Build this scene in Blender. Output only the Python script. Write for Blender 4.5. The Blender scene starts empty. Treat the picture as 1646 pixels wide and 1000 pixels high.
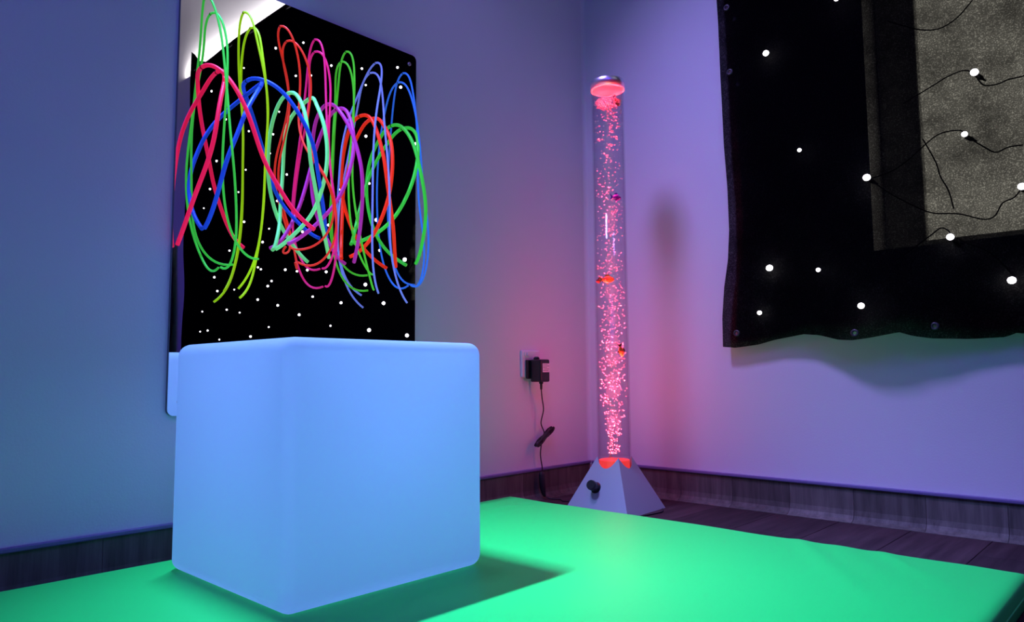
import bpy, bmesh, math, random
from mathutils import Vector, Matrix, noise
random.seed(7)
sc = bpy.context.scene
COL = sc.collection
PI = math.pi

# ---------------------------------------------------------------- camera
cam_d = bpy.data.cameras.new('camera'); cam = bpy.data.objects.new('camera', cam_d); COL.objects.link(cam)
CAM = Vector((1.56278, -2.08419, 0.4))
RGT = Vector((0.7313149804858387, 0.6820055850963797, -0.0068396794034800215))
UPV = Vector((0.06419204438276623, -0.05884248948731985, 0.9962012562072464))
FWD = Vector((-0.6790123568499755, 0.7289759552470024, 0.08681172683895871))
cam.matrix_world = Matrix(((RGT.x, UPV.x, -FWD.x, CAM.x), (RGT.y, UPV.y, -FWD.y, CAM.y), (RGT.z, UPV.z, -FWD.z, CAM.z), (0, 0, 0, 1)))
cam_d.sensor_width = 36.0; cam_d.lens = 36.0 * 1167.516 / 1646.0
cam_d.clip_start = 0.02
sc.camera = cam

# ---------------------------------------------------------------- view, world
sc.view_settings.view_transform = 'Standard'; sc.view_settings.look = 'None'
sc.view_settings.gamma = 1.0; sc.view_settings.use_curve_mapping = False
sc.view_settings.exposure = 0.0
sc.cycles.max_bounces = 10; sc.cycles.transparent_max_bounces = 48
sc.cycles.sample_clamp_indirect = 4.0
sc.cycles.caustics_reflective = False; sc.cycles.caustics_refractive = False
world = bpy.data.worlds.new('world'); sc.world = world; world.use_nodes = True
world.node_tree.nodes['Background'].inputs[0].default_value = (0.10, 0.09, 0.3, 1)
world.node_tree.nodes['Background'].inputs[1].default_value = 0.02

# ---------------------------------------------------------------- lights
def area(name, loc, direction, sx, sy, power, color, spread=180, longaxis=None):
    l = bpy.data.lights.new(name, 'AREA'); l.shape = 'RECTANGLE'; l.size = sx; l.size_y = sy
    l.energy = power; l.color = color; l.spread = math.radians(spread)
    o = bpy.data.objects.new(name, l); COL.objects.link(o)
    d = Vector(direction).normalized(); z = -d
    y = Vector(longaxis or (0, 1, 0)); y = (y - y.dot(z) * z).normalized(); x = y.cross(z)
    o.matrix_world = Matrix(((x.x, y.x, z.x, loc[0]), (x.y, y.y, z.y, loc[1]), (x.z, y.z, z.z, loc[2]), (0, 0, 0, 1)))
    return o
# violet black-light lamp high in the corner on the left wall (outside the frame)
area('light_violet_lamp', (0.20, -1.10, 2.55), (0.80, 1.10, -2.55), 0.28, 0.28, 6.0, (0.40, 0.29, 1.0), spread=64)
# green-white downlight row on the left wall above the mirror, aimed at the mat
area('light_mat_row', (0.06, -1.40, 1.86), (0.42, 0.16, -1.0), 0.03, 0.26, 13.4, (0.22, 0.40, 1.0), spread=62)
# added violet fill over the room, no such panel seen; lifts the walls
area('light_violet_fill', (2.3, -2.6, 2.9), (0, 0, -1), 1.6, 1.6, 36.0, (0.16, 0.07, 1.0))
# red led under the bubble tube: a narrow beam up the water, and the glow it spills
TX, TY = 0.289, -0.274
bl = area('light_tube_beam', (TX, TY, 0.162), (0, 0, 1), 0.084, 0.084, 3.8, (1.0, 0.030, 0.05), spread=5); bl.data.shape = 'DISK'
bl = area('light_tube_fill_down', (TX, TY, 1.27), (0, 0, -1), 0.072, 0.072, 1.3, (1.0, 0.030, 0.05), spread=1.5); bl.data.shape = 'DISK'  # added fill beam, no lamp known in the cap; evens the bubbles
def point(name, loc, power, color, r):
    l = bpy.data.lights.new(name, 'POINT'); l.energy = power; l.color = color; l.shadow_soft_size = r
    o = bpy.data.objects.new(name, l); COL.objects.link(o); o.location = loc; return o
for gz, gp in ((0.25, 0.36), (0.36, 0.55), (0.47, 0.42), (0.62, 0.36), (0.82, 0.22), (1.02, 0.10)):
    point('light_tube_glow', (TX, TY, gz), gp, (1.0, 0.08, 0.18), 0.025)
# hidden strip added behind the curtain top, standing in for leaking daylight
area('light_curtain_top', (2.75, -0.020, 2.50), (0, -0.30, 1), 0.020, 1.5, 24.0, (1.0, 0.95, 0.88), longaxis=(1, 0, 0))

# traced geometry: cord control points in 0.1 mm, bulb and wire positions on the right wall (x, z)
CORDS = {
  'G1a': [[0,-14080,12523],[228,-14042,12442],[494,-13929,11675],[675,-13926,10911],[858,-13906,10041],[1057,-13925,9198],[1212,-13883,8346],[1153,-13776,7472],[849,-13612,6663],[403,-13570,6262],[60,-13576,6402]],
  'G1b': [[0,-13947,12129],[346,-13927,12114],[550,-13810,11548],[736,-13860,10812],[842,-13921,10017],[814,-13947,9227],[752,-13936,8445],[802,-13894,7638],[834,-13706,6884],[726,-13282,6531],[589,-12976,6596]],
  'G2a': [[0,-13175,12448],[279,-13138,12401],[449,-13067,11690],[601,-12937,10927],[615,-12802,10057],[547,-12837,9207],[518,-12825,8352],[514,-12855,7470],[491,-12941,6710],[413,-13125,6154],[343,-13298,5926]],
  'G2b': [[0,-12995,12135],[329,-12974,12100],[516,-12961,11436],[602,-12881,10640],[594,-12801,9785],[527,-12841,8942],[518,-12816,8101],[486,-12861,7249],[477,-12991,6421],[568,-13160,5882],[625,-13398,5692]],
  'G3a': [[0,-12239,12450],[318,-12194,12396],[357,-11897,11694],[222,-11789,10883],[299,-11917,9998],[758,-11947,9232],[1229,-11571,8550],[1096,-11271,7647],[557,-11480,6964],[267,-11987,6938],[90,-11920,7092]],
  'G3b': [[0,-12057,12136],[354,-12042,12109],[558,-11745,11534],[479,-11627,10740],[440,-11808,9878],[824,-11809,9130],[1172,-11471,8443],[1066,-11217,7599],[765,-11212,6815],[304,-11477,6532],[60,-11678,6723]],
  'G4a': [[0,-11290,12439],[277,-11261,12392],[412,-11230,11706],[487,-11258,10949],[593,-11277,10128],[740,-11307,9335],[903,-11306,8530],[1028,-11234,7714],[814,-11124,6913],[371,-11075,6572],[60,-10999,6642]],
  'G4b': [[0,-11289,12119],[350,-11261,12087],[473,-11095,11430],[520,-11141,10640],[607,-11246,9800],[765,-11280,8973],[954,-11253,8166],[1009,-11209,7309],[796,-11115,6496],[382,-11013,6109],[60,-10903,6206]],
  'G5a': [[0,-10359,12432],[274,-10337,12388],[372,-10327,11685],[409,-10372,10935],[403,-10429,10116],[358,-10469,9309],[390,-10502,8500],[496,-10490,7681],[476,-10204,6932],[348,-9766,6566],[107,-9531,6628]],
  'G5b': [[0,-10514,12108],[315,-10486,12067],[422,-10364,11385],[444,-10415,10634],[482,-10419,9793],[461,-10456,8986],[506,-10375,8169],[647,-10285,7360],[652,-10051,6585],[426,-9732,6172],[124,-9497,6229]],
  'G6a': [[0,-9419,12425],[295,-9410,12394],[499,-9569,11728],[639,-9823,10974],[735,-9982,10151],[750,-10017,9295],[790,-10046,8468],[791,-10049,7609],[696,-9969,6777],[540,-9749,6275],[369,-9526,6115]],
  'G6b': [[0,-9595,12088],[356,-9576,12062],[540,-9571,11434],[686,-9639,10649],[872,-9681,9811],[1065,-9744,9006],[1160,-9777,8171],[1144,-9781,7311],[1108,-9587,6507],[1027,-9296,6032],[953,-9056,5856]],
  'G7a': [[0,-8480,12426],[267,-8473,12392],[446,-8466,11721],[565,-8443,10965],[642,-8460,10163],[653,-8470,9353],[679,-8457,8550],[760,-8346,7743],[666,-8208,6947],[346,-8117,6506],[60,-7975,6500]],
  'G7b': [[0,-8655,12102],[308,-8652,12082],[614,-8628,11498],[825,-8632,10735],[955,-8616,9910],[1002,-8602,9086],[1084,-8502,8278],[1068,-8406,7444],[822,-8304,6645],[397,-8233,6306],[60,-8208,6459]],
  'L1a': [[0,-14097,10842],[272,-14092,10850],[589,-13939,10682],[903,-13753,10237],[1078,-13550,9695],[1143,-13375,9137],[1235,-13216,8585],[1382,-12942,8070],[1505,-12668,7574],[1620,-12382,7308],[1629,-12208,7221]],
  'L1b': [[0,-13761,10830],[287,-13756,10830],[555,-13808,10542],[793,-14005,10062],[938,-14143,9496],[956,-14213,8913],[837,-14310,8361],[610,-14421,7822],[402,-14497,7289],[238,-14548,6931],[132,-14564,6771]],
  'L2a': [[0,-13045,10843],[295,-13047,10860],[623,-12755,10722],[828,-12479,10405],[986,-12217,9964],[1098,-11929,9374],[1044,-11803,8777],[867,-11560,8226],[563,-11278,7787],[302,-11078,7501],[157,-10958,7432]],
  'L2b': [[0,-12694,10885],[109,-12712,10860],[471,-13017,10481],[792,-13293,10137],[947,-13563,9663],[1006,-13741,9134],[928,-13921,8608],[784,-13976,8066],[493,-13977,7580],[210,-13961,7329],[60,-13963,7228]],
  'L3a': [[0,-12005,10832],[265,-11999,10827],[575,-12009,10563],[848,-11996,10072],[943,-11981,9475],[978,-11945,8904],[994,-11804,8332],[900,-11640,7774],[745,-11377,7286],[580,-11187,6976],[474,-11085,6850]],
  'L3b': [[0,-11384,10886],[177,-11397,10871],[568,-11596,10577],[893,-11573,10089],[1011,-11516,9487],[1030,-11526,8889],[946,-11612,8307],[744,-11725,7729],[408,-11982,7324],[164,-12162,7049],[60,-12277,6968]],
  'L4a': [[0,-10921,10850],[247,-10918,10839],[574,-10903,10562],[862,-10777,10078],[1047,-10689,9505],[1152,-10611,8939],[1073,-10547,8338],[864,-10436,7804],[584,-10320,7299],[356,-10245,6975],[197,-10170,6874]],
  'L4b': [[0,-10611,10815],[289,-10597,10814],[554,-10610,10541],[839,-10666,10038],[981,-10746,9434],[989,-10891,8856],[946,-11083,8291],[801,-11394,7788],[552,-11733,7371],[419,-11997,7135],[401,-12154,7066]],
  'L5a': [[0,-9900,10821],[295,-9890,10821],[570,-9878,10558],[818,-9862,9995],[973,-9816,9439],[1000,-9762,8883],[962,-9605,8268],[826,-9399,7726],[578,-9182,7267],[342,-8963,7006],[197,-8840,6895]],
  'L5b': [[0,-9537,10833],[288,-9527,10831],[544,-9560,10556],[901,-9567,10117],[1066,-9626,9544],[1084,-9667,8951],[1010,-9731,8382],[848,-9858,7822],[610,-10015,7323],[352,-10192,7062],[188,-10289,7000]],
  'L6a': [[0,-8855,10823],[273,-8848,10822],[590,-8844,10573],[953,-8872,10139],[1154,-8854,9551],[1246,-8773,8973],[1231,-8649,8388],[1026,-8529,7824],[685,-8368,7375],[385,-8212,7158],[208,-8157,7052]],
  'L6b': [[0,-8492,10827],[290,-8483,10825],[613,-8493,10603],[907,-8658,10137],[1088,-8836,9574],[1100,-9003,8996],[1009,-9212,8443],[835,-9432,7965],[492,-9747,7572],[197,-9981,7431],[60,-10090,7386]]}
BULBS = [(0.695,1.349),(0.782,1.034),(0.958,0.92),(1.218,1.135),(1.189,0.985),(0.681,0.704),(0.82,0.684),(0.646,0.575),(0.928,0.576),(1.145,0.733),(1.266,0.613),(1.298,0.833),(0.902,1.441),(2.21,2.297),(2.585,2.294),(1.977,2.064),(3.035,2.269),(2.699,2.216),(2.817,2.025),(2.152,1.903),(2.517,1.874),(2.227,1.786),(2.928,1.778),(2.544,1.641),(2.632,1.519),(3.012,1.61),(3.093,1.497),(2.543,1.323),(2.245,1.238),(2.304,1.17),(2.718,1.17),(2.055,1.518),(2.151,1.385),(2.255,1.681),(1.907,2.232),(1.631,2.016),(1.348,1.918),(1.056,1.838),(1.023,1.735),(1.32,1.824),(1.316,1.564),(1.822,2.019),(1.878,1.346),(1.537,1.339),(1.281,1.323),(1.878,1.17),(1.627,1.17),(1.643,0.929),(1.831,0.957),(2.048,0.982),(1.92,0.961),(1.766,0.811),(2.92,1.024),(2.862,0.932),(2.65,0.922),(2.358,1.028),(2.201,0.933),(2.242,0.908),(2.353,0.839),(2.117,0.79),(3.066,0.816),(2.729,0.806),(2.556,0.777),(3.093,0.688),(2.994,0.69),(2.818,0.626),(2.424,0.629),(2.22,0.674),(1.894,0.724),(1.601,0.65),(1.507,0.76),(2.318,1.013)]
WIRES = [[(1.023,1.342),(1.092,1.296),(1.136,1.28),(1.166,1.285),(1.192,1.3),(1.22,1.328)],[(1.051,1.105),(1.121,1.134),(1.155,1.148),(1.187,1.154),(1.205,1.148),(1.216,1.138),(1.219,1.127),(1.233,1.104),(1.26,1.099),(1.284,1.104),(1.313,1.104),(1.332,1.11)],[(0.954,0.919),(1.012,0.93),(1.055,0.952),(1.103,0.989),(1.133,1.005),(1.173,1.004),(1.188,0.99),(1.199,0.975),(1.225,0.949),(1.248,0.931),(1.274,0.938),(1.303,0.937)],[(0.954,0.923),(0.982,0.896),(1.019,0.862),(1.074,0.821),(1.109,0.802),(1.162,0.792),(1.212,0.771),(1.237,0.775),(1.255,0.804),(1.279,0.814),(1.296,0.835)],[(1.011,0.69),(1.06,0.721),(1.098,0.747),(1.121,0.762),(1.138,0.752),(1.143,0.738),(1.159,0.729),(1.175,0.717),(1.224,0.686),(1.269,0.623)],[(1.092,1.0),(1.118,0.934),(1.127,0.894),(1.143,0.854),(1.152,0.807)]]
HEM = [(0.531,0.4798),(0.5808,0.4745),(0.6485,0.4816),(0.6991,0.4942),(0.7797,0.5069),(0.8222,0.5017),(0.8681,0.4879),(0.9034,0.4849),(0.9475,0.4899),(1.0159,0.5017),(1.0473,0.4907),(1.088,0.4828),(1.1741,0.478),(1.2465,0.4796),(1.2716,0.4903)]
LEFT_EDGE = [(0.5409,1.573),(0.5437,1.4924),(0.5445,1.413),(0.5455,1.3181),(0.5478,1.2037),(0.5493,1.1004),(0.5562,0.9697),(0.5576,0.834),(0.5504,0.7427),(0.5352,0.66),(0.526,0.5691),(0.5249,0.4781)]
EYELETS = [(0.5582,0.5089),(0.9057,0.5016),(1.0975,0.5059),(0.5614,1.5349),(0.5665,1.322)]

# ---------------------------------------------------------------- helpers
def mat(name, color, rough=0.5, metal=0.0, emit=None, estr=0.0, bump=0.0, bscale=60.0, vary=0.0, spec=0.5, coat=0.0):
    m = bpy.data.materials.new(name); m.use_nodes = True
    nt = m.node_tree; b = nt.nodes['Principled BSDF']
    b.inputs['Base Color'].default_value = (*color, 1); b.inputs['Roughness'].default_value = rough
    b.inputs['Metallic'].default_value = metal; b.inputs['Specular IOR Level'].default_value = spec
    b.inputs['Coat Weight'].default_value = coat
    if emit:
        b.inputs['Emission Color'].default_value = (*emit, 1); b.inputs['Emission Strength'].default_value = estr
    tc = nt.nodes.new('ShaderNodeTexCoord')
    n = nt.nodes.new('ShaderNodeTexNoise'); n.inputs['Scale'].default_value = bscale; n.inputs['Detail'].default_value = 4
    nt.links.new(tc.outputs['Object'], n.inputs['Vector'])
    if vary:
        mx = nt.nodes.new('ShaderNodeMix'); mx.data_type = 'RGBA'
        mx.inputs[6].default_value = (*[c * (1 - vary) for c in color], 1); mx.inputs[7].default_value = (*[min(1, c * (1 + vary)) for c in color], 1)
        nt.links.new(n.outputs['Fac'], mx.inputs[0]); nt.links.new(mx.outputs[2], b.inputs['Base Color'])
    if bump:
        bp = nt.nodes.new('ShaderNodeBump'); bp.inputs['Strength'].default_value = bump; bp.inputs['Distance'].default_value = 0.002
        nt.links.new(n.outputs['Fac'], bp.inputs['Height']); nt.links.new(bp.outputs['Normal'], b.inputs['Normal'])
    m.cycles.emission_sampling = 'NONE'
    return m

def obj(name, bm, m, parent=None, smooth=False, loc=None):
    me = bpy.data.meshes.new(name)
    bmesh.ops.recalc_face_normals(bm, faces=bm.faces)
    if smooth:
        for f in bm.faces: f.smooth = True
    bm.to_mesh(me); bm.free()
    for mm in (m if isinstance(m, (list, tuple)) else [m]): me.materials.append(mm)
    o = bpy.data.objects.new(name, me); COL.objects.link(o)
    if parent: o.parent = parent
    if loc: o.location = loc
    return o
def tag(o, label, cat, group=None):
    o['label'] = label; o['category'] = cat
    if group: o['group'] = group
    return o
def empty(name, loc, label=None, cat=None, group=None):
    o = bpy.data.objects.new(name, None); COL.objects.link(o); o.location = loc; o.empty_display_size = 0.02
    if label: tag(o, label, cat, group)
    return o
def struct(name, bm, m, parent=None, **k):
    o = obj(name, bm, m, parent, **k)
    if not parent: o['kind'] = 'structure'
    return o
def box(bm, x0, y0, z0, x1, y1, z1, bev=0.0, seg=2):
    r = bmesh.ops.create_cube(bm, size=1.0)
    for v in r['verts']:
        v.co = Vector(((x0 + x1) / 2 + v.co.x * (x1 - x0), (y0 + y1) / 2 + v.co.y * (y1 - y0), (z0 + z1) / 2 + v.co.z * (z1 - z0)))
    if bev:
        es = list({e for v in r['verts'] for e in v.link_edges})
        bmesh.ops.bevel(bm, geom=es, offset=bev, segments=seg, affect='EDGES', profile=0.5)
    return bm
def lathe(bm, prof, cx=0, cy=0, n=32, cap0=False, cap1=False):
    rings = []
    for r, z in prof:
        rings.append([bm.verts.new((cx + r * math.cos(2 * PI * k / n), cy + r * math.sin(2 * PI * k / n), z)) for k in range(n)])
    for a, b in zip(rings, rings[1:]):
        for k in range(n): bm.faces.new((a[k], a[(k + 1) % n], b[(k + 1) % n], b[k]))
    if cap0: bm.faces.new(rings[0][::-1])
    if cap1: bm.faces.new(rings[-1])
    return bm
def catmull(pts, n):
    P = [Vector(p) for p in pts]; P = [2 * P[0] - P[1]] + P + [2 * P[-1] - P[-2]]
    out = []
    for i in range(1, len(P) - 2):
        a, b, c, d = P[i - 1:i + 3]
        for k in range(n):
            t = k / n
            out.append(0.5 * (2 * b + (c - a) * t + (2 * a - 5 * b + 4 * c - d) * t * t + (3 * b - a - 3 * c + d) * t ** 3))
    out.append(P[-2]); return out
def tube(bm, pts, r, n=10, caps=True):
    P = [Vector(p) for p in pts]; rings = []; prev = None
    for i, p in enumerate(P):
        t = (P[min(i + 1, len(P) - 1)] - P[max(i - 1, 0)]).normalized()
        if prev is None:
            a = Vector((0, 0, 1)) if abs(t.z) < 0.9 else Vector((1, 0, 0)); u = (a - a.dot(t) * t).normalized()
        else: u = (prev - prev.dot(t) * t).normalized()
        prev = u; w = t.cross(u)
        rr = r(i / (len(P) - 1)) if callable(r) else r
        rings.append([bm.verts.new(p + rr * (math.cos(2 * PI * k / n) * u + math.sin(2 * PI * k / n) * w)) for k in range(n)])
    for a, b in zip(rings, rings[1:]):
        for k in range(n): bm.faces.new((a[k], a[(k + 1) % n], b[(k + 1) % n], b[k]))
    if caps: bm.faces.new(rings[0][::-1]); bm.faces.new(rings[-1])
    return bm
def bspline(cp, n):
    K = len(cp); kn = [0] * 3 + [i / (K - 3) for i in range(K - 2)] + [1] * 3; out = []
    for j in range(n):
        t = min(j / (n - 1), 1 - 1e-9)
        N = [1.0 if kn[i] <= t < kn[i + 1] else 0.0 for i in range(len(kn) - 1)]
        for d in range(1, 4):
            N = [((t - kn[i]) / (kn[i + d] - kn[i]) * N[i] if kn[i + d] > kn[i] else 0) + ((kn[i + d + 1] - t) / (kn[i + d + 1] - kn[i + 1]) * N[i + 1] if kn[i + d + 1] > kn[i + 1] else 0) for i in range(len(N) - 1)]
        out.append(sum((N[i] * Vector(cp[i]) for i in range(K)), Vector()))
    return out
def lerp_tab(tab, x):
    if x <= tab[0][0]: return tab[0][1]
    for (a, b), (c, d) in zip(tab, tab[1:]):
        if x <= c:
            t = (x - a) / (c - a); return b + (d - b) * t
    return tab[-1][1]

# ---------------------------------------------------------------- materials
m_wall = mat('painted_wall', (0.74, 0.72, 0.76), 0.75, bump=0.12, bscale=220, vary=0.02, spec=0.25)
m_ceil = mat('ceiling_paint', (0.45, 0.43, 0.50), 0.85)  # ceiling colour darkened to cut bounced green light
m_dark = mat('dark_unseen_wall', (0.16, 0.12, 0.34), 0.8, bump=0.1, bscale=220)  # dark colour made up for the unseen walls, to cut bounced green
m_trim = mat('corner_trim_white', (0.76, 0.74, 0.78), 0.5, spec=0.4)
def wood(name, c1, c2, stretch, rough=0.55):
    m = bpy.data.materials.new(name); m.use_nodes = True; nt = m.node_tree; b = nt.nodes['Principled BSDF']
    tc = nt.nodes.new('ShaderNodeTexCoord'); mp = nt.nodes.new('ShaderNodeMapping'); mp.inputs['Scale'].default_value = stretch
    n = nt.nodes.new('ShaderNodeTexNoise'); n.inputs['Scale'].default_value = 1.0; n.inputs['Detail'].default_value = 6; n.inputs['Roughness'].default_value = 0.65
    r = nt.nodes.new('ShaderNodeValToRGB'); r.color_ramp.elements[0].color = (*c1, 1); r.color_ramp.elements[1].color = (*c2, 1)
    r.color_ramp.elements[0].position = 0.3; r.color_ramp.elements[1].position = 0.7
    oi = nt.nodes.new('ShaderNodeObjectInfo'); hs = nt.nodes.new('ShaderNodeHueSaturation')
    mr = nt.nodes.new('ShaderNodeMapRange'); mr.inputs[3].default_value = 0.75; mr.inputs[4].default_value = 1.25
    nt.links.new(oi.outputs['Random'], mr.inputs[0]); nt.links.new(mr.outputs[0], hs.inputs['Value'])
    nt.links.new(tc.outputs['Object'], mp.inputs[0]); nt.links.new(mp.outputs[0], n.inputs['Vector']); nt.links.new(n.outputs['Fac'], r.inputs[0])
    nt.links.new(r.outputs[0], hs.inputs['Color']); nt.links.new(hs.outputs[0], b.inputs['Base Color'])
    b.inputs['Roughness'].default_value = rough; b.inputs['Specular IOR Level'].default_value = 0.12
    return m
m_plank = wood('dark_vinyl_plank', (0.030, 0.016, 0.018), (0.070, 0.040, 0.042), (45, 3, 20), 0.7)
m_skirt = wood('dark_vinyl_skirting', (0.080, 0.074, 0.062), (0.18, 0.165, 0.135), (55, 55, 4), 0.55)
m_ledge = mat('skirting_cap', (0.17, 0.13, 0.30), 0.4)  # violet of the UV glint along the ledge is put into this colour
m_vinyl = mat('green_vinyl', (0.022, 0.85, 0.125), 0.5, bump=0.10, bscale=900, spec=0.25)
m_cube = bpy.data.materials.new('glowing_polyethylene'); m_cube.use_nodes = True
nt = m_cube.node_tree; nt.nodes.clear()
_o = nt.nodes.new('ShaderNodeOutputMaterial'); _d = nt.nodes.new('ShaderNodeBsdfDiffuse'); _d.inputs[0].default_value = (0.50, 0.50, 0.56, 1)
_l = nt.nodes.new('ShaderNodeBsdfTranslucent'); _l.inputs[0].default_value = (0.80, 0.82, 0.86, 1)
_m = nt.nodes.new('ShaderNodeMixShader'); _m.inputs[0].default_value = 0.5
_e = nt.nodes.new('ShaderNodeEmission'); _e.inputs[0].default_value = (0.090, 0.225, 0.74, 1); _e.inputs[1].default_value = 0.40
_a = nt.nodes.new('ShaderNodeAddShader')
nt.links.new(_d.outputs[0], _m.inputs[1]); nt.links.new(_l.outputs[0], _m.inputs[2])
nt.links.new(_m.outputs[0], _a.inputs[0]); nt.links.new(_e.outputs[0], _a.inputs[1]); nt.links.new(_a.outputs[0], _o.inputs[0])
m_black = mat('black_plastic', (0.012, 0.012, 0.014), 0.35)
m_rubber = mat('black_cable_rubber', (0.010, 0.010, 0.012), 0.6)
m_white_plastic = mat('white_plastic', (0.72, 0.74, 0.76), 0.18)
m_label = mat('printed_label', (0.80, 0.74, 0.78), 0.5)
m_ink = mat('label_ink', (0.15, 0.12, 0.14), 0.6)
m_base = mat('silver_plastic_base', (0.42, 0.42, 0.46), 0.5, spec=0.4)
m_chrome = mat('brushed_cap_metal', (0.72, 0.72, 0.80), 0.34, metal=1.0)
m_diffuser = mat('white_cap_underside', (0.75, 0.7, 0.7), 0.6)
m_redled = mat('red_led_diffuser', (0.6, 0.05, 0.04), 0.4, emit=(1.0, 0.045, 0.035), estr=0.85)
m_bubble = bpy.data.materials.new('air_bubble'); m_bubble.use_nodes = True
nt = m_bubble.node_tree; nt.nodes.clear()
_o = nt.nodes.new('ShaderNodeOutputMaterial'); _t = nt.nodes.new('ShaderNodeBsdfTransparent')
_d = nt.nodes.new('ShaderNodeBsdfDiffuse'); _d.inputs[0].default_value = (0.98, 0.80, 0.84, 1)
_l = nt.nodes.new('ShaderNodeBsdfTranslucent'); _l.inputs[0].default_value = (0.98, 0.80, 0.84, 1)
_m = nt.nodes.new('ShaderNodeMixShader'); _m.inputs[0].default_value = 0.5
_x = nt.nodes.new('ShaderNodeMixShader'); _x.inputs[0].default_value = 0.80
nt.links.new(_d.outputs[0], _m.inputs[1]); nt.links.new(_l.outputs[0], _m.inputs[2])
nt.links.new(_t.outputs[0], _x.inputs[1]); nt.links.new(_m.outputs[0], _x.inputs[2]); nt.links.new(_x.outputs[0], _o.inputs[0])
m_bulb = mat('white_led', (1, 1, 1), 0.4, emit=(1.0, 0.96, 1.0), estr=5.0)
m_eyelet = mat('black_eyelet', (0.03, 0.03, 0.035), 0.4)
m_screw = mat('steel_screw', (0.75, 0.6, 0.62), 0.3, metal=0.8)
m_daylight = mat('daylit_pane', (0.5, 0.5, 0.5), 0.5, emit=(1.0, 0.95, 0.78), estr=1.25)
m_daylight.cycles.emission_sampling = 'AUTO'
m_frame = mat('window_frame_white', (0.7, 0.7, 0.7), 0.5)

def clear_mat(name, ior, tint, edge, gl_rough=0.02):
    m = bpy.data.materials.new(name); m.use_nodes = True; nt = m.node_tree; nt.nodes.clear()
    o = nt.nodes.new('ShaderNodeOutputMaterial'); t = nt.nodes.new('ShaderNodeBsdfTransparent'); g = nt.nodes.new('ShaderNodeBsdfGlossy')
    g.inputs['Roughness'].default_value = gl_rough
    lw = nt.nodes.new('ShaderNodeLayerWeight'); lw.inputs[0].default_value = 0.35
    cm = nt.nodes.new('ShaderNodeMix'); cm.data_type = 'RGBA'; cm.inputs[6].default_value = (*tint, 1); cm.inputs[7].default_value = (*edge, 1)
    nt.links.new(lw.outputs['Facing'], cm.inputs[0]); nt.links.new(cm.outputs[2], t.inputs[0])
    pw = nt.nodes.new('ShaderNodeMath'); pw.operation = 'POWER'; nt.links.new(lw.outputs['Facing'], pw.inputs[0]); pw.inputs[1].default_value = 4.0
    fr = nt.nodes.new('ShaderNodeMath'); fr.operation = 'MULTIPLY_ADD'; nt.links.new(pw.outputs[0], fr.inputs[0]); fr.inputs[1].default_value = ior[1]; fr.inputs[2].default_value = ior[0]
    mx = nt.nodes.new('ShaderNodeMixShader'); nt.links.new(fr.outputs[0], mx.inputs[0]); nt.links.new(t.outputs[0], mx.inputs[1]); nt.links.new(g.outputs[0], mx.inputs[2])
    nt.links.new(mx.outputs[0], o.inputs[0]); return m
m_acrylic = clear_mat('clear_acrylic', (0.025, 0.22), (0.985, 0.98, 0.985), (0.86, 0.84, 0.86))
m_water = clear_mat('clear_water', (0.002, 0.05), (0.99, 0.985, 0.99), (0.93, 0.92, 0.94))

m_mirror = bpy.data.materials.new('mirror_silvering'); m_mirror.use_nodes = True
nt = m_mirror.node_tree; b = nt.nodes['Principled BSDF']; b.inputs['Metallic'].default_value = 1; b.inputs['Roughness'].default_value = 0.0
b.inputs['Base Color'].default_value = (0.88, 0.88, 0.90, 1)
m_edge = mat('acrylic_edge', (0.16, 0.16, 0.18), 0.3)

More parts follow.
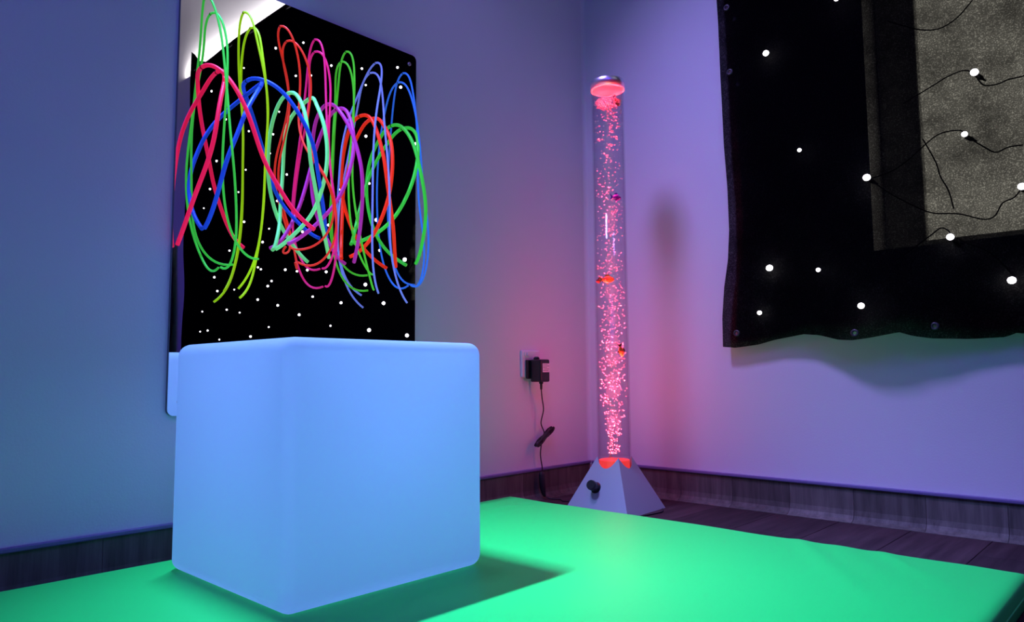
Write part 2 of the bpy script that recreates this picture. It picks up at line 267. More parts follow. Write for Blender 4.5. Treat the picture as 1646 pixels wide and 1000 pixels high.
def cloth_mat():
    m = bpy.data.materials.new('black_star_cloth'); m.use_nodes = True; nt = m.node_tree; nt.nodes.clear()
    o = nt.nodes.new('ShaderNodeOutputMaterial'); d = nt.nodes.new('ShaderNodeBsdfDiffuse'); d.inputs[0].default_value = (0.0014, 0.0013, 0.0017, 1)
    t = nt.nodes.new('ShaderNodeBsdfTransparent'); tc = nt.nodes.new('ShaderNodeTexCoord')
    n1 = nt.nodes.new('ShaderNodeTexNoise'); n1.inputs['Scale'].default_value = 330; n1.inputs['Detail'].default_value = 2
    n2 = nt.nodes.new('ShaderNodeTexNoise'); n2.inputs['Scale'].default_value = 9; n2.inputs['Detail'].default_value = 6; n2.inputs['Roughness'].default_value = 0.7
    for n in (n1, n2): nt.links.new(tc.outputs['Object'], n.inputs['Vector'])
    r1 = nt.nodes.new('ShaderNodeMapRange'); r1.inputs[1].default_value = 0.5; r1.inputs[2].default_value = 0.8; r1.inputs[3].default_value = 0.055; r1.inputs[4].default_value = 0.24
    r2 = nt.nodes.new('ShaderNodeMapRange'); r2.inputs[1].default_value = 0.32; r2.inputs[2].default_value = 0.65; r2.inputs[3].default_value = 0.35; r2.inputs[4].default_value = 1.2
    nt.links.new(n1.outputs['Fac'], r1.inputs[0]); nt.links.new(n2.outputs['Fac'], r2.inputs[0])
    # open weave: the gaps close as the cloth is seen edge on
    ge = nt.nodes.new('ShaderNodeNewGeometry'); dt = nt.nodes.new('ShaderNodeVectorMath'); dt.operation = 'DOT_PRODUCT'
    nt.links.new(ge.outputs['Normal'], dt.inputs[0]); nt.links.new(ge.outputs['Incoming'], dt.inputs[1])
    ab = nt.nodes.new('ShaderNodeMath'); ab.operation = 'ABSOLUTE'; nt.links.new(dt.outputs['Value'], ab.inputs[0])
    r3 = nt.nodes.new('ShaderNodeMapRange'); r3.inputs[1].default_value = 0.68; r3.inputs[2].default_value = 0.93; nt.links.new(ab.outputs[0], r3.inputs[0])
    m1 = nt.nodes.new('ShaderNodeMath'); m1.operation = 'MULTIPLY'; nt.links.new(r1.outputs[0], m1.inputs[0]); nt.links.new(r2.outputs[0], m1.inputs[1])
    m2 = nt.nodes.new('ShaderNodeMath'); m2.operation = 'MULTIPLY'; nt.links.new(m1.outputs[0], m2.inputs[0]); nt.links.new(r3.outputs[0], m2.inputs[1])
    mx = nt.nodes.new('ShaderNodeMixShader'); nt.links.new(m2.outputs[0], mx.inputs[0]); nt.links.new(d.outputs[0], mx.inputs[1]); nt.links.new(t.outputs[0], mx.inputs[2])
    nt.links.new(mx.outputs[0], o.inputs[0]); return m
m_cloth = cloth_mat()

# ---------------------------------------------------------------- room shell
RX, RY, RZ = 5.0, -4.4, 3.25
bm = bmesh.new(); box(bm, -0.12, RY - 0.1, -0.16, RX + 0.1, 0.3, -0.006); floor = struct('floor', bm, m_plank)
bm = bmesh.new(); box(bm, -0.12, RY - 0.1, RZ, RX + 0.1, 0.3, RZ + 0.1); struct('ceiling', bm, m_ceil)
WX = -0.010
bm = bmesh.new(); box(bm, -0.12, RY, -0.006, WX, 0.0, RZ); struct('wall_left', bm, m_wall)
WIN = (0.957, 2.05, 0.725, 1.52)
bm = bmesh.new()
box(bm, -0.12, 0.0, -0.006, WIN[0], 0.3, RZ); box(bm, WIN[1], 0.0, -0.006, RX, 0.3, RZ)
box(bm, WIN[0], 0.0, -0.006, WIN[1], 0.3, WIN[2]); box(bm, WIN[0], 0.0, WIN[3], WIN[1], 0.3, RZ)
struct('wall_right', bm, m_wall)
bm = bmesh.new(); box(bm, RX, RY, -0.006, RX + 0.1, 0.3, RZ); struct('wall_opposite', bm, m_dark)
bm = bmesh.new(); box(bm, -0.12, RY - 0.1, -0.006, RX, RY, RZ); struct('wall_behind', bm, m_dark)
# window behind the curtain
bm = bmesh.new(); y0, y1 = 0.11, 0.17; fw = 0.103
box(bm, WIN[0], y0, WIN[2], WIN[0] + fw, y1, WIN[3], 0.004); box(bm, WIN[1] - fw, y0, WIN[2], WIN[1], y1, WIN[3], 0.004)
box(bm, WIN[0] + fw, y0, WIN[2], WIN[1] - fw, y1, WIN[2] + 0.03, 0.004); box(bm, WIN[0] + fw, y0, WIN[3] - 0.075, WIN[1] - fw, y1, WIN[3], 0.004)
win = struct('window_1', bm, m_frame)
bm = bmesh.new(); box(bm, WIN[0] + fw - 0.01, 0.135, WIN[2] + 0.02, WIN[1] - fw + 0.01, 0.142, WIN[3] - 0.065); obj('pane', bm, m_daylight, win)

# floor planks, running away from the right wall
PW = 0.174
px0 = 0.672 - 4 * PW
pm = {}
for ci in range(13):
    xa = px0 + ci * PW; y = -0.012 - (0.37 * ci % 1.2)
    segs = [(-0.012, y)] if y < -0.1 else []
    if not segs: y = -0.012
    while y > -3.0:
        segs.append((y, max(y - 1.2, -3.0))); y -= 1.2
    for ya, yb in segs:
        bm = bmesh.new(); box(bm, max(xa, 0.0) + 0.0006, yb + 0.0006, -0.0055, xa + PW - 0.0006, ya - 0.0006, 0.0, 0.0008, 1)
        obj('plank', bm, m_plank, floor)

# skirting: coved vinyl boards with a cap strip
def skirt(name, along, n, start, width, ln_axis):
    e = bpy.data.objects.new(name, None); COL.objects.link(e); e['kind'] = 'structure'
    prof = [(0.0, 0.088), (0.005, 0.088), (0.005, 0.030), (0.008, 0.016), (0.014, 0.007), (0.024, 0.002), (0.034, 0.0008), (0.034, 0.0), (0.0, 0.0)]
    for k in range(n):
        a, b_ = start + k * width + 0.0005, start + (k + 1) * width - 0.0005
        bm = bmesh.new()
        def P(t, d, z): return (t, -d, z) if along == 'X' else (WX + d, t, z)
        va = [bm.verts.new(P(a, d, z)) for d, z in prof]; vb = [bm.verts.new(P(b_, d, z)) for d, z in prof]
        q = len(prof)
        for i in range(q): bm.faces.new((va[i], va[(i + 1) % q], vb[(i + 1) % q], vb[i]))
        bm.faces.new(va); bm.faces.new(vb[::-1])
        obj('skirting_board', bm, m_skirt, e)
    bm = bmesh.new(); t0, t1 = start, start + n * width
    if along == 'X': box(bm, t0, -0.011, 0.088, t1, 0.0, 0.0975, 0.0025)
    else: box(bm, WX, t0, 0.088, WX + 0.011, t1, 0.0975, 0.0025)
    obj('cap_strip', bm, m_ledge, e)
    return e
skirt('baseboard_right', 'X', 24, 0.672 - 4 * PW + 0.03, PW, 'X')
skirt('baseboard_left', 'Y', 18, -18 * PW - 0.005, PW, 'Y')
# cove trim up the corner
bm = bmesh.new(); R0 = 0.014; va = []; vb = []
pts = [(WX, 0)] + [(WX + R0 - R0 * math.cos(a), -R0 + R0 * math.sin(a)) for a in [i * PI / 12 for i in range(7)]]
pts = [(WX, 0.0)] + [(WX + R0 * (1 - math.sin(a)), -R0 * (1 - math.cos(a))) for a in [PI / 2 * i / 8 for i in range(9)]]
for x, y in pts: va.append(bm.verts.new((x, y, 0.0975))); vb.append(bm.verts.new((x, y, RZ)))
for i in range(len(pts)): j = (i + 1) % len(pts); bm.faces.new((va[i], va[j], vb[j], vb[i]))
struct('trim_1', bm, m_trim, smooth=False)

# ---------------------------------------------------------------- mirror
def rounded_poly(y0, y1, z0, z1, r, n=6):
    out = []
    for cy, cz, a0 in ((y1 - r, z1 - r, 0), (y0 + r, z1 - r, PI / 2), (y0 + r, z0 + r, PI), (y1 - r, z0 + r, 3 * PI / 2)):
        for k in range(n + 1):
            a = a0 + k * PI / 2 / n; out.append((cy + r * math.cos(a), cz + r * math.sin(a)))
    return out
MY0, MY1, MZ0, MZ1 = -1.4605, -0.8005, 0.318, 1.3055
bm = bmesh.new(); pl = rounded_poly(MY0, MY1, MZ0, MZ1, 0.014)
fa = [bm.verts.new((0.0, y, z)) for y, z in pl]; fb = [bm.verts.new((WX + 0.0005, y, z)) for y, z in pl]
f0 = bm.faces.new(fa); bm.faces.new(fb[::-1])
for i in range(len(pl)): bm.faces.new((fa[i], fb[i], fb[(i + 1) % len(pl)], fa[(i + 1) % len(pl)]))
for f in bm.faces: f.material_index = 1
f0.material_index = 0
mirror = obj('wall_mirror', bm, [m_mirror, m_edge])
tag(mirror, 'tall acrylic mirror panel on left wall behind the coloured cords', 'mirror')
for (y, z) in ((-0.8254, 1.2764), (-1.436, 1.2764), (-0.8254, 0.347), (-1.436, 0.347)):
    bm = bmesh.new()
    prof = [(0.0052, 0.0), (0.0052, 0.0014), (0.0036, 0.0024), (0.0022, 0.0024), (0.0016, 0.0008)]
    lathe(bm, prof, n=14, cap1=True)
    s = obj('screw', bm, m_screw, mirror, smooth=False); s.rotation_euler = (0, PI / 2, 0); s.location = (0.0, y, z)

# ---------------------------------------------------------------- cords through the mirror
CC = {
 'G1': ((0.045, 0.60, 0.06), 'thin emerald green cord, upper row, nearest mirror left edge'),
 'G2': ((0.36, 0.72, 0.004), 'thin lime yellow cord hanging from the upper row'),
 'G3': ((0.80, 0.035, 0.02), 'thin red cord looping from the upper row of holes'),
 'G4': ((0.76, 0.018, 0.24), 'thin magenta pink cord hanging from the upper row'),
 'G5': ((0.07, 0.58, 0.03), 'thin grass green cord, upper row, between magenta and pale blue cords'),
 'G6': ((0.17, 0.24, 0.86), 'thin pale periwinkle blue cord hanging from the upper row'),
 'G7': ((0.03, 0.17, 0.86), 'thin bright blue cord, upper row, nearest mirror right edge'),
 'L1': ((0.90, 0.012, 0.09), 'thick crimson pink cord at left end of the lower row'),
 'L2': ((0.008, 0.055, 0.62), 'thick royal blue cord in the lower row'),
 'L3': ((0.16, 0.78, 0.27), 'thick pale mint green cord in the lower row'),
 'L4': ((0.40, 0.025, 0.36), 'thick purple violet cord in the lower row'),
 'L5': ((0.92, 0.030, 0.006), 'thick orange red cord in the lower row'),
 'L6': ((0.04, 0.60, 0.05), 'thick green cord at right end of the lower row'),
}
m_ring = mat('black_hole_ring', (0.01, 0.01, 0.012), 0.5)
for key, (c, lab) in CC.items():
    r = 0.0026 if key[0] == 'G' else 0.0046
    m = mat('fluorescent_cord', c, 0.45, emit=c, estr=0.66, spec=0.3, bump=0.05, bscale=500)  # UV glow put in as even emission of the cord colour
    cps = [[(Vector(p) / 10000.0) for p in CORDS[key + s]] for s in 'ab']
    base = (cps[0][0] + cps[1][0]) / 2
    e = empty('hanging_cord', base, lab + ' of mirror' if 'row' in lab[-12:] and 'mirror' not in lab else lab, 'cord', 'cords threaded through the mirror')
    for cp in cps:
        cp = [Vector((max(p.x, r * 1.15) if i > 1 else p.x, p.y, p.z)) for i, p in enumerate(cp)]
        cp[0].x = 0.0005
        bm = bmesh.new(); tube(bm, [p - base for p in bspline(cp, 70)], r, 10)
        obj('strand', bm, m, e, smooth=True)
        bm = bmesh.new()
        lathe(bm, [(r * 0.9, 0.0), (r * 1.16, 0.0), (r * 1.16, 0.0009), (r * 0.9, 0.0009)], n=14)
        g = obj('hole_ring', bm, m_ring, mirror); g.rotation_euler = (0, PI / 2, 0); g.location = (0.0002, cp[0].y, cp[0].z)

# ---------------------------------------------------------------- mat
ZM = 0.057
MX0, MX1, MYA, MYB = 0.128, 1.335, -2.95, -0.556
bm = bmesh.new()
nx, ny = 120, 210
def edge_soft(d): return 1 - max(0.0, 1 - d / 0.012) ** 2
grid = []
for i in range(nx + 1):
    row = []
    for j in range(ny + 1):
        # cluster rows near the edges
        u = i / nx; v = j / ny
        u = 0.5 - 0.5 * math.cos(PI * u) * (0.35 + 0.65 * abs(math.cos(PI * u)) ** 0.3) if False else u
        x = MX0 + (MX1 - MX0) * u; y = MYA + (MYB - MYA) * v
        d = min(x - MX0, MX1 - x, y - MYA, MYB - y)
        z = ZM - 0.004 * (1 - edge_soft(d))
        # slack folds towards the far right corner and the far edge
        dr = max(0, 1 - (MX1 - x) / 0.55) * max(0, 1 - (MYB - y) / 0.9)
        w = Vector((x - MX1, y - MYB, 0)); s = w.x * 0.80 + w.y * 0.60
        z += 0.0022 * dr * noise.noise(Vector((s * 13, (w.x * 0.6 - w.y * 0.8) * 2.2, 3.1))) * min(1, d / 0.03 + 0.5)
        for (ax_, ay_, bx_, by_, A_, w_) in ((0.945, -0.56, 1.235, -0.955, 0.0042, 0.022), (1.100, -0.56, 1.300, -0.790, 0.0038, 0.020), (1.02, -0.56, 1.17, -0.76, 0.0025, 0.03), (0.245, -0.60, 0.25, -0.95, 0.0035, 0.016)):
            ux, uy = bx_ - ax_, by_ - ay_; L2 = ux * ux + uy * uy; t_ = ((x - ax_) * ux + (y - ay_) * uy) / L2
            if -0.05 < t_ < 1.1:
                dd = abs((x - ax_) * uy - (y - ay_) * ux) / math.sqrt(L2)
                z += A_ * math.exp(-(dd / (w_ * (0.6 + t_))) ** 2) * max(0.0, min(1.0, 1.1 - t_)) * min(1.0, (t_ + 0.05) * 6)
        dl = max(0, 1 - (MYB - y) / 0.18)
        z += 0.0015 * dl * noise.noise(Vector((x * 9, y * 4, 9.0)))
        if y > MYB - 0.002: y += 0.002 * noise.noise(Vector((x * 7, 1, 4)))
        row.append(bm.verts.new((x, y, z)))
    grid.append(row)
for i in range(nx):
    for j in range(ny): bm.faces.new((grid[i][j], grid[i + 1][j], grid[i + 1][j + 1], grid[i][j + 1]))
ring = [grid[i][0] for i in range(nx + 1)] + [grid[nx][j] for j in range(1, ny + 1)] + [grid[i][ny] for i in range(nx - 1, -1, -1)] + [grid[0][j] for j in range(ny - 1, 0, -1)]
cx, cy = (MX0 + MX1) / 2, (MYA + MYB) / 2
prev = ring
for dz, out in ((0.010, 0.003), (0.028, 0.0045), (0.046, 0.003), (0.0555, -0.002)):
    cur = []
    for v in ring:
        sx = -1 if v.co.x < MX0 + 1e-5 else (1 if v.co.x > MX1 - 1e-5 else 0); sy = -1 if v.co.y < MYA + 1e-5 else (1 if v.co.y > MYB - 0.006 else 0)
        cur.append(bm.verts.new((v.co.x + sx * out, v.co.y + sy * out, ZM - dz)))
    for k in range(len(ring)): bm.faces.new((prev[k], prev[(k + 1) % len(ring)], cur[(k + 1) % len(ring)], cur[k]))
    prev = cur
bm.faces.new(prev[::-1])
fm = obj('floor_mat', bm, m_vinyl, smooth=True)
tag(fm, 'large bright green vinyl floor mat lying beneath the glowing cube', 'mat')
bm = bmesh.new(); o_ = 0.0035
tube(bm, [(MX0 - o_, MYA - o_, 0.030), (MX1 + o_, MYA - o_, 0.030), (MX1 + o_, MYB + o_, 0.030), (MX0 - o_, MYB + o_, 0.030), (MX0 - o_, MYA - o_, 0.030)], 0.0028, 6)
obj('seam_piping', bm, m_vinyl, fm)

# ---------------------------------------------------------------- glowing cube
bm = bmesh.new(); box(bm, 0.206, -1.533, ZM - 0.0005, 0.606, -1.133, ZM + 0.401, 0.022, 6)
point('light_cube_led', (0.432, -1.328, 0.30), 0.60, (0.105, 0.225, 0.86), 0.06)
cb = obj('light_cube', bm, m_cube, smooth=True)
tag(cb, 'large glowing blue light cube standing on the green mat', 'light cube')

# ---------------------------------------------------------------- bubble tube
bt = empty('bubble_tube', (TX, TY, 0), 'tall clear bubble tube lamp glowing red in the room corner', 'lamp')
def rel(bm): bmesh.ops.translate(bm, verts=bm.verts, vec=(-TX, -TY, 0)); return bm
HP, RP, PH = 0.2345, 0.152, math.radians(-42)
TR = 0.0498
def rface(a):
    k = ((a - PH) % (PI / 2)) - PI / 4
    return RP * math.cos(PI / 4) / math.cos(k)
bm = bmesh.new(); n = 96; r0 = []; r1 = []; r2 = []
for k in range(n):
    a = PH + 2 * PI * k / n; rf = rface(a); z = HP * (1 - (TR + 0.001) / rf); q = TR + 0.001
    r0.append(bm.verts.new((TX + rf * math.cos(a), TY + rf * math.sin(a), 0.0006)))
    r1.append(bm.verts.new((TX + q * math.cos(a), TY + q * math.sin(a), z)))
    r2.append(bm.verts.new((TX + q * math.cos(a), TY + q * math.sin(a), 0.05)))
for k in range(n):
    j = (k + 1) % n; bm.faces.new((r0[k], r0[j], r1[j], r1[k])); bm.faces.new((r1[k], r1[j], r2[j], r2[k]))
bm.faces.new(r0[::-1])
obj('pyramid_base', rel(bm), m_base, bt)
bm = bmesh.new(); lathe(bm, [(0.0, 0.03), (0.0135, 0.03), (0.015, 0.024), (0.0125, 0.004), (0.017, 0.0), (0.0, 0.0)][1:5], n=20, cap0=True, cap1=True)
kn = obj('knob', bm, m_black, bt, smooth=False)
# left-front face normal
na = PH - PI / 4; inr = RP * math.cos(PI / 4); nrm = Vector((math.cos(na) * HP, math.sin(na) * HP, inr)).normalized()
KP = Vector((0.276, -0.366, 0.070))
# drop it on the face plane: r.n_xy = inr*(1-z/H)
h2 = Vector((math.cos(na), math.sin(na)))
cur_d = (KP.xy - Vector((TX, TY))).dot(h2); want = inr * (1 - KP.z / HP); KP.xy = KP.xy + h2 * (want - cur_d)
kn.matrix_world = Matrix.Translation(KP) @ nrm.to_track_quat('Z', 'Y').to_matrix().to_4x4()
kn.matrix_parent_inverse = Matrix.Translation((-TX, -TY, 0))
ZC0, ZC1, ZW = 1.277, 1.306, 1.247
bm = bmesh.new()
lathe(bm, [(TR, 0.075), (TR, ZC0 + 0.004), (TR - 0.0035, ZC0 + 0.004), (TR - 0.0035, 0.075)], TX, TY, 64)
obj('acrylic_tube', rel(bm), m_acrylic, bt, smooth=True)
bm = bmesh.new(); lathe(bm, [(TR - 0.0042, 0.158), (TR - 0.0042, ZW)], TX, TY, 64, True, True)
wt = obj('water', rel(bm), m_water, bt, smooth=False)
bm = bmesh.new(); lathe(bm, [(0.0, ZC0), (TR + 0.0025, ZC0), (TR + 0.0025, ZC1 - 0.002), (TR, ZC1), (0, ZC1)][1:4], TX, TY, 64, True, True)
for f in bm.faces:
    if abs(f.calc_center_median().z - ZC0) < 1e-5: f.material_index = 1
cap = obj('cap', rel(bm), [m_chrome, m_diffuser], bt)
for p in cap.data.polygons: p.use_smooth = len(p.vertices) == 4 and abs(p.normal.z) < 0.3
bm = bmesh.new(); lathe(bm, [(TR - 0.0045, 0.08), (TR - 0.0045, 0.1445), (TR - 0.008, 0.1460)], TX, TY, 48, True, True)
obj('led_base', rel(bm), m_redled, bt, smooth=False)
# bubbles: nobody could count them
bm = bmesh.new()
ico = bmesh.new(); bmesh.ops.create_icosphere(ico, subdivisions=1, radius=1.0)
iv = [v.co.copy() for v in ico.verts]; ifc = [[v.index for v in f.verts] for f in ico.faces]; ico.free()
def bubble(p, rx, rz):
    vs = [bm.verts.new((p[0] + c.x * rx, p[1] + c.y * rx, p[2] + c.z * rz)) for c in iv]
    for f in ifc: bm.faces.new([vs[i] for i in f])
RB = TR - 0.0085
cnt = 0
while cnt < 1000:
    z = 0.162 + (ZW - 0.166) * random.random()
    w = (z - 0.162) / (ZW - 0.162)
    if random.random() > 0.62 + 0.38 * (1 - w) ** 2: continue
    spread = min(1.0, 0.40 + w * 4.0)
    a = random.random() * 2 * PI; rr = RB * spread * math.sqrt(random.random())
    s = random.choice((0.0015, 0.0018, 0.0021, 0.0024))
    bubble((TX + rr * math.cos(a), TY + rr * math.sin(a), z), s * random.uniform(1.0, 1.35 + 0.25 * w), s * random.uniform(0.75, 1.0)); cnt += 1
for k in range(300):   # froth ring at the water surface
    a = random.random() * 2 * PI; rr = (RB + 0.001) * random.random() ** 0.3
    bubble((TX + rr * math.cos(a), TY + rr * math.sin(a), ZW - 0.003 - 0.016 * random.random() ** 2), random.uniform(0.0016, 0.0032), random.uniform(0.0012, 0.002))
bb = obj('bubbles', rel(bm), m_bubble, bt, smooth=True); bb['kind'] = 'stuff'

# ---------------------------------------------------------------- plastic fish in the tube
def fish(label, loc, heading, size, body_c, fin_c, tilt=0.0):
    e = empty('plastic_fish', loc, label, 'fish', 'plastic fish in the bubble tube')
    mb = mat('fish_body', body_c, 0.3, vary=0.4, bscale=160); mf = mat('fish_fin', fin_c, 0.35)
    bm = bmesh.new(); N, Kk = 9, 10; rings = []
    for i in range(N):
        t = i / (N - 1); x = size * (0.5 - t); hgt = size * 0.30 * max(0.05, math.sin(PI * (t * 0.88 + 0.05)) ** 0.8); wd = hgt * 0.5
        rings.append([bm.verts.new((x, wd * math.cos(2 * PI * k / Kk), hgt * math.sin(2 * PI * k / Kk))) for k in range(Kk)])
    for a, b_ in zip(rings, rings[1:]):
        for k in range(Kk): bm.faces.new((a[k], a[(k + 1) % Kk], b_[(k + 1) % Kk], b_[k]))
    bm.faces.new(rings[0][::-1]); bm.faces.new(rings[-1]); bd = obj('body', bm, mb, e, smooth=True)
    def fin(name, poly, th=0.0006, par=e, m=mf):
        bm = bmesh.new(); A = [bm.verts.new((x, -th, z)) for x, z in poly]; B = [bm.verts.new((x, th, z)) for x, z in poly]
        bm.faces.new(A); bm.faces.new(B[::-1])
        for i in range(len(A)): j = (i + 1) % len(A); bm.faces.new((A[i], B[i], B[j], A[j]))
        return obj(name, bm, m, par)
    s = size
    fin('tail_fin', [(-0.44 * s, 0.05 * s), (-0.80 * s, 0.30 * s), (-0.70 * s, 0.0), (-0.80 * s, -0.30 * s), (-0.44 * s, -0.05 * s)])
    fin('dorsal_fin', [(0.22 * s, 0.24 * s), (-0.02 * s, 0.46 * s), (-0.30 * s, 0.36 * s), (-0.26 * s, 0.18 * s)])
    fin('belly_fin', [(0.12 * s, -0.24 * s), (-0.06 * s, -0.44 * s), (-0.20 * s, -0.22 * s)])
    bm = bmesh.new()
    for sgn in (-1, 1):
        r_ = bmesh.ops.create_uvsphere(bm, u_segments=8, v_segments=6, radius=size * 0.05); bmesh.ops.translate(bm, verts=r_['verts'], vec=(0.30 * s, sgn * size * 0.10, 0.06 * s))
    obj('eyes', bm, m_black, e, smooth=True)
    e.rotation_euler = (0, tilt, heading); return e
hd = math.atan2(RGT.y, RGT.x)
fish('orange and yellow plastic fish swimming mid height in bubble tube', (0.296, -0.298, 0.6825), hd, 0.036, (0.85, 0.16, 0.02), (0.75, 0.35, 0.04))
fish('purple plastic fish near the top third of the bubble tube', (0.312, -0.268, 0.936), hd + 0.5, 0.032, (0.08, 0.02, 0.45), (0.16, 0.02, 0.50))
fish('small dark red plastic fish at left side of the tube, mid height', (0.262, -0.300, 0.681), hd + 2.4, 0.021, (0.22, 0.02, 0.02), (0.12, 0.02, 0.02))
fish('orange plastic fish with dark tail at right side of tube, lower third', (0.317, -0.268, 0.4655), hd + 0.4, 0.031, (0.85, 0.18, 0.02), (0.10, 0.05, 0.03), tilt=1.35)
fish('orange and black plastic fish floating just under the tube cap', (0.318, -0.266, 1.236), hd + 0.7, 0.028, (0.55, 0.08, 0.01), (0.06, 0.03, 0.03), tilt=0.9)

# ---------------------------------------------------------------- socket, adapter and cable
so = empty('wall_socket', (WX, -0.316, 0.433), 'white wall socket plate on left wall behind black power adapter', 'socket')
def relv(bm, v): bmesh.ops.translate(bm, verts=bm.verts, vec=-Vector(v)); return bm
SV = (WX, -0.316, 0.433)
bm = bmesh.new(); box(bm, WX, -0.359, 0.390, -0.001, -0.273, 0.4765, 0.003, 2); obj('plate', relv(bm, SV), m_white_plastic, so)
for y, z in ((-0.346, 0.464), (-0.334, 0.464)):
    bm = bmesh.new(); box(bm, -0.0012, y - 0.004, z - 0.006, 0.003, y + 0.004, z + 0.006, 0.0015, 2); obj('rocker_switch', relv(bm, SV), m_white_plastic, so)
AV = (0.03, -0.311, 0.411)
ad = empty('power_adapter', AV, 'black plug-in power adapter with white label on wall socket', 'adapter')
bm = bmesh.new(); box(bm, 0.010, -0.334, 0.375, 0.055, -0.288, 0.447, 0.005, 3); obj('body', relv(bm, AV), m_black, ad, smooth=False)
bm = bmesh.new(); box(bm, -0.0005, -0.345, 0.385, 0.0105, -0.285, 0.446, 0.003, 2); obj('plug_face', relv(bm, AV), m_black, ad)
bm = bmesh.new(); lathe(bm, [(0.009, -0.006), (0.010, -0.004), (0.010, 0.004), (0.006, 0.008)], n=16, cap0=True, cap1=True); lk = obj('release_button', bm, m_black, ad, smooth=False); lk.location = Vector((0.018, -0.311, 0.448)) - Vector(AV)
bm = bmesh.new(); box(bm, 0.0548, -0.3245, 0.406, 0.0556, -0.2905, 0.434); lb = obj('label', relv(bm, AV), m_label, ad); lb['label'] = 'white printed label'
bm = bmesh.new()
for k, (a_, b_) in enumerate(((0.05, 0.7), (0.05, 0.95), (0.05, 0.6), (0.2, 0.9), (0.05, 0.8))):
    z = 0.4305 - k * 0.0048; box(bm, 0.0556, -0.3245 + 0.034 * a_, z - 0.0007, 0.0558, -0.3245 + 0.034 * b_, z + 0.0007)
obj('print_lines', relv(bm, AV), m_ink, lb)
lb.children[0].parent = lb
bm = bmesh.new(); lathe(bm, [(0.0075, 0.0), (0.0065, -0.006), (0.0042, -0.008), (0.0036, -0.024), (0.002, -0.026)], n=14, cap0=True, cap1=True)
st = obj('strain_relief', bm, m_rubber, ad, smooth=False); st.location = Vector((0.034, -0.308, 0.376)) - Vector(AV)

CV_ = (0.02, -0.29, 0.0)
ca = empty('power_cable', CV_, 'thin black cable hanging from adapter with tied bundle, running to lamp', 'cable')
pts = [(0.034, -0.308, 0.354), (0.030, -0.300, 0.325), (0.022, -0.284, 0.285), (0.018, -0.292, 0.243), (0.020, -0.280, 0.214), (0.022, -0.288, 0.198), (0.020, -0.294, 0.175), (0.016, -0.294, 0.140), (0.016, -0.286, 0.100), (0.018, -0.290, 0.080)]
bm = bmesh.new(); tube(bm, catmull(pts, 8), 0.0019, 8); obj('cord', relv(bm, CV_), m_rubber, ca, smooth=True)
# tied bundle: several folded loops leaning to the upper right
bm = bmesh.new(); c0 = Vector((0.026, -0.284, 0.199)); ax = Vector((0.0, 0.84, 0.54)).normalized(); sd = Vector((0.0, -0.54, 0.84))
for k in range(9):
    L = 0.047 + 0.004 * math.sin(k * 2.1); wv = 0.0022 + 0.0011 * k; off = Vector((0.0034 * (k % 4 - 1.5), 0, 0)) + sd * (0.0009 * (k % 5 - 2))
    loop = []
    for q in range(25):
        t = 2 * PI * q / 24; loop.append(c0 + off + ax * (L * math.cos(t)) + sd * (1.15 * wv * math.sin(t) * (0.30 + 0.70 * abs(math.cos(t)))))
    tube(bm, loop, 0.0021, 6, caps=False)
obj('tied_bundle', relv(bm, CV_), m_rubber, ca, smooth=True)
bm = bmesh.new(); tube(bm, [c0 - ax * 0.020, c0 - ax * 0.010, c0 + ax * 0.010, c0 + ax * 0.020], 0.0078, 12); obj('cable_tie', relv(bm, CV_), m_black, ca)
bm = bmesh.new(); tube(bm, [(0.018, -0.293, 0.088), (0.018, -0.292, 0.080), (0.019, -0.289, 0.040), (0.021, -0.286, 0.018), (0.024, -0.284, 0.010)], lambda t: 0.0040 + 0.0068 * math.sin(PI * min(1, t * 1.0 + 0.12)), 12)
obj('connector', relv(bm, CV_), m_rubber, ca, smooth=True)
pts = [(0.024, -0.284, 0.010), (0.040, -0.275, 0.0035), (0.070, -0.262, 0.0025), (0.095, -0.278, 0.0025), (0.120, -0.262, 0.0025), (0.145, -0.285, 0.0025), (0.172, -0.315, 0.003)]
bm = bmesh.new(); tube(bm, catmull(pts, 8), 0.0019, 8); obj('floor_lead', relv(bm, CV_), m_rubber, ca, smooth=True)
# second lead lying on the floor at the right of the lamp base
bm = bmesh.new(); tube(bm, catmull([(0.398, -0.190, 0.0025), (0.420, -0.230, 0.0022), (0.415, -0.300, 0.0022), (0.400, -0.380, 0.0022), (0.36, -0.46, 0.0022)], 8), 0.0018, 8)
obj('spare_lead', relv(bm, (TX, TY, 0)), m_rubber, bt, smooth=True)

# ---------------------------------------------------------------- star curtain
LE = sorted((z, x) for x, z in LEFT_EDGE); HM = HEM
def cloth_y(x, z):
    y = -0.030 + 0.006 * noise.noise(Vector((x * 3.0, z * 1.2, 0.3)))
    if x > 1.2: y += 0.013 * noise.noise(Vector((x * 9.0, z * 1.0, 5.3))) * min(1, (x - 1.2) / 0.15)
    y -= 0.040 * math.exp(-((x - 0.95) / 0.17) ** 2) * max(0.25, 1 - 0.5 * max(0, z - 0.5))
    y += 0.0015 * noise.noise(Vector((x * 25, z * 25, 2.0)))
    return min(y, -0.018)
def cloth_p(x, z):      # point of the hanging cloth; folds that stand out from the wall also stand off the measured wall plane
    y = cloth_y(x, z); t = (-y - 0.03) / 2.054
    return Vector((x + (1.563 - x) * t, y, z + (0.4 - z) * t))
TOP = [(0.5, 2.535), (2.75, 2.53), (2.95, 2.515), (3.15, 2.505), (3.26, 2.55), (3.40, 2.66)]
cellw = 0.0125
xs = []; x = 0.0
XR = 3.385
nxc = int((XR - 0.541) / cellw); nzc = 168
bm = bmesh.new(); grid = []
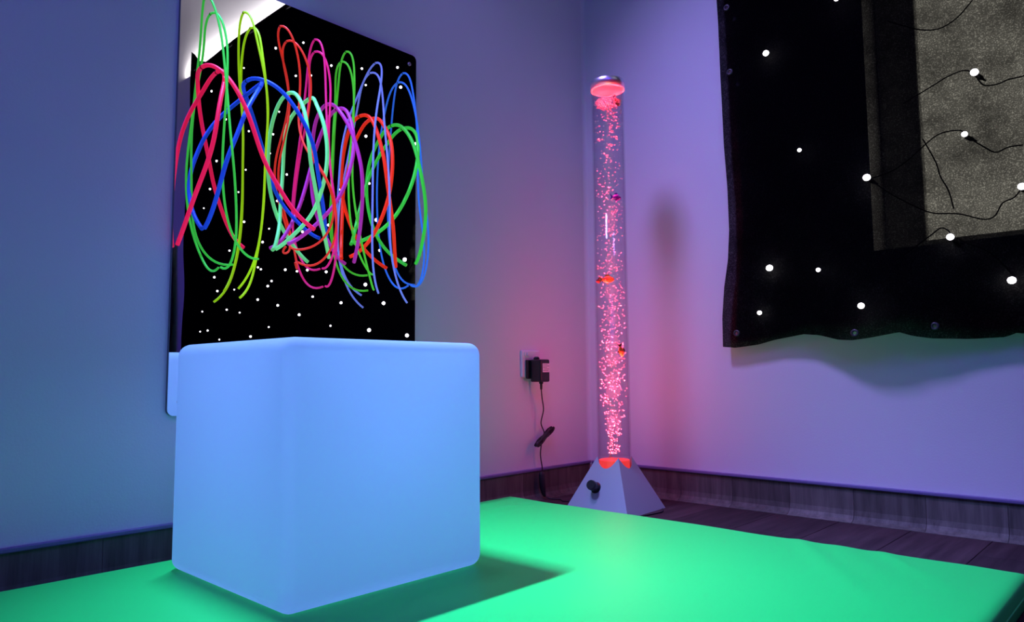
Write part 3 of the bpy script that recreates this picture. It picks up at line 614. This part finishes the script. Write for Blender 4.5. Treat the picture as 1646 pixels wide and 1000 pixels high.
for i in range(nxc + 1):
    row = []
    for j in range(nzc + 1):
        u = i / nxc; v = j / nzc
        xa = 0.541 + (XR - 0.541) * u
        zb = lerp_tab(HM, xa) if xa < 1.27 else 0.4855 + 0.009 * math.sin((xa - 1.27) * 14 + 0.5) + 0.004 * math.sin(xa * 33)
        zt = lerp_tab(TOP, xa); z = zb + (zt - zb) * v
        # left edge wander fades into the cloth, right edge wander likewise
        xl = lerp_tab(LE, z) - 0.541
        xr = 0.018 * math.sin(z * 4.2 + 1.0) + 0.008 * math.sin(z * 11)
        xx = xa + xl * max(0, 1 - u * 6) + xr * max(0, 1 - (1 - u) * 6)
        row.append(bm.verts.new(cloth_p(xx, z)))
    grid.append(row)
holes = set(); eyl = []
for ex, ez in EYELETS:
    ex, _, ez = cloth_p(ex, ez)
    best = min(((grid[i][j].co.x - ex) ** 2 + (grid[i][j].co.z - ez) ** 2, i, j) for i in range(nxc) for j in range(nzc) if abs(grid[i][j].co.x - ex) < 0.05 and abs(grid[i][j].co.z - ez) < 0.05)
    holes.add((best[1], best[2]))
for i in range(nxc):
    for j in range(nzc):
        q = (grid[i][j], grid[i + 1][j], grid[i + 1][j + 1], grid[i][j + 1])
        if (i, j) in holes: eyl.append(sum((v.co for v in q), Vector()) / 4); continue
        bm.faces.new(q)
cu = obj('star_curtain', bm, m_cloth, smooth=True)
tag(cu, 'black star cloth curtain hanging over the window on the right wall', 'curtain')
for c in eyl:
    bm = bmesh.new(); lathe(bm, [(0.0042, -0.001), (0.0042, 0.001), (0.007, 0.0022), (0.0105, 0.0012), (0.0105, -0.001)], n=18)
    e = obj('eyelet', bm, m_eyelet, cu, smooth=True); e.rotation_euler = (PI / 2, 0, 0); e.location = c

# a second black drape beyond the curtain, seen only in the mirror
bm = bmesh.new(); g2 = []
for i in range(19):
    row = []
    for j in range(29):
        v = j / 28; u = i / 18; z = 0.02 + 1.33 * v
        xa = 3.46 + 0.09 * v + (3.98 - 3.46 - 0.09 * v) * u
        row.append(bm.verts.new((xa + 0.012 * math.sin(z * 6), -0.05 + 0.022 * math.sin(xa * 46 + 0.8 * z) + 0.01 * noise.noise(Vector((xa * 9, z * 3, 1.7))), z - 0.06 * u * v)))
    g2.append(row)
for i in range(18):
    for j in range(28): bm.faces.new((g2[i][j], g2[i + 1][j], g2[i + 1][j + 1], g2[i][j + 1]))
m_drape = mat('black_satin_drape', (0.010, 0.009, 0.012), 0.35, bump=0.1)
dr = obj('black_drape', bm, m_drape, smooth=True)
tag(dr, 'short black drape past far end of curtain, seen at mirror left edge', 'drape')

# fairy lights behind and through the cloth
fl = empty('fairy_light_string', (1.2, -0.012, 0.75), 'string of tiny white fairy lights shining through black curtain', 'string lights')
FV = Vector((1.2, -0.012, 0.75))
for w in WIRES:
    bm = bmesh.new(); tube(bm, [p - FV for p in catmull([(x, -0.0125, z) for x, z in w], 8)], 0.0017, 6)
    obj('wire', bm, m_rubber, fl, smooth=True)
bm = bmesh.new(); bmesh.ops.create_uvsphere(bm, u_segments=10, v_segments=8, radius=1.0)
proto = obj('led_bulb', bm, m_bulb, fl, smooth=True)
bm = bmesh.new(); lathe(bm, [(0.0035, -0.010), (0.0055, -0.008), (0.006, 0.006), (0.003, 0.012), (0.0018, 0.020)], n=12, cap0=True, cap1=True)
hold = obj('bulb_holder', bm, m_black, fl, smooth=False)
for k, (x, z) in enumerate(BULBS):
    o = proto if k == 0 else proto.copy()
    if k: COL.objects.link(o)
    s = random.choice((0.0045, 0.0055, 0.0065)) if k > 12 else (0.0082, 0.0052, 0.0088, 0.0085, 0.0065, 0.0090, 0.0056, 0.0062, 0.0078, 0.0080, 0.0086, 0.008, 0.006)[k]
    o.scale = (s * 1.1, s, s); o.location = cloth_p(x, z) + Vector((0, -0.004, 0)) - FV
for k, (i, ang) in enumerate(((3, 2.4), (4, 2.2), (9, 2.5), (11, 1.9), (2, 2.2))):
    o = hold if k == 0 else hold.copy()
    if k: COL.objects.link(o)
    x, z = BULBS[i]; o.location = Vector((x + 0.006, -0.014, z - 0.007)) - FV; o.rotation_euler = (0, ang, 0)
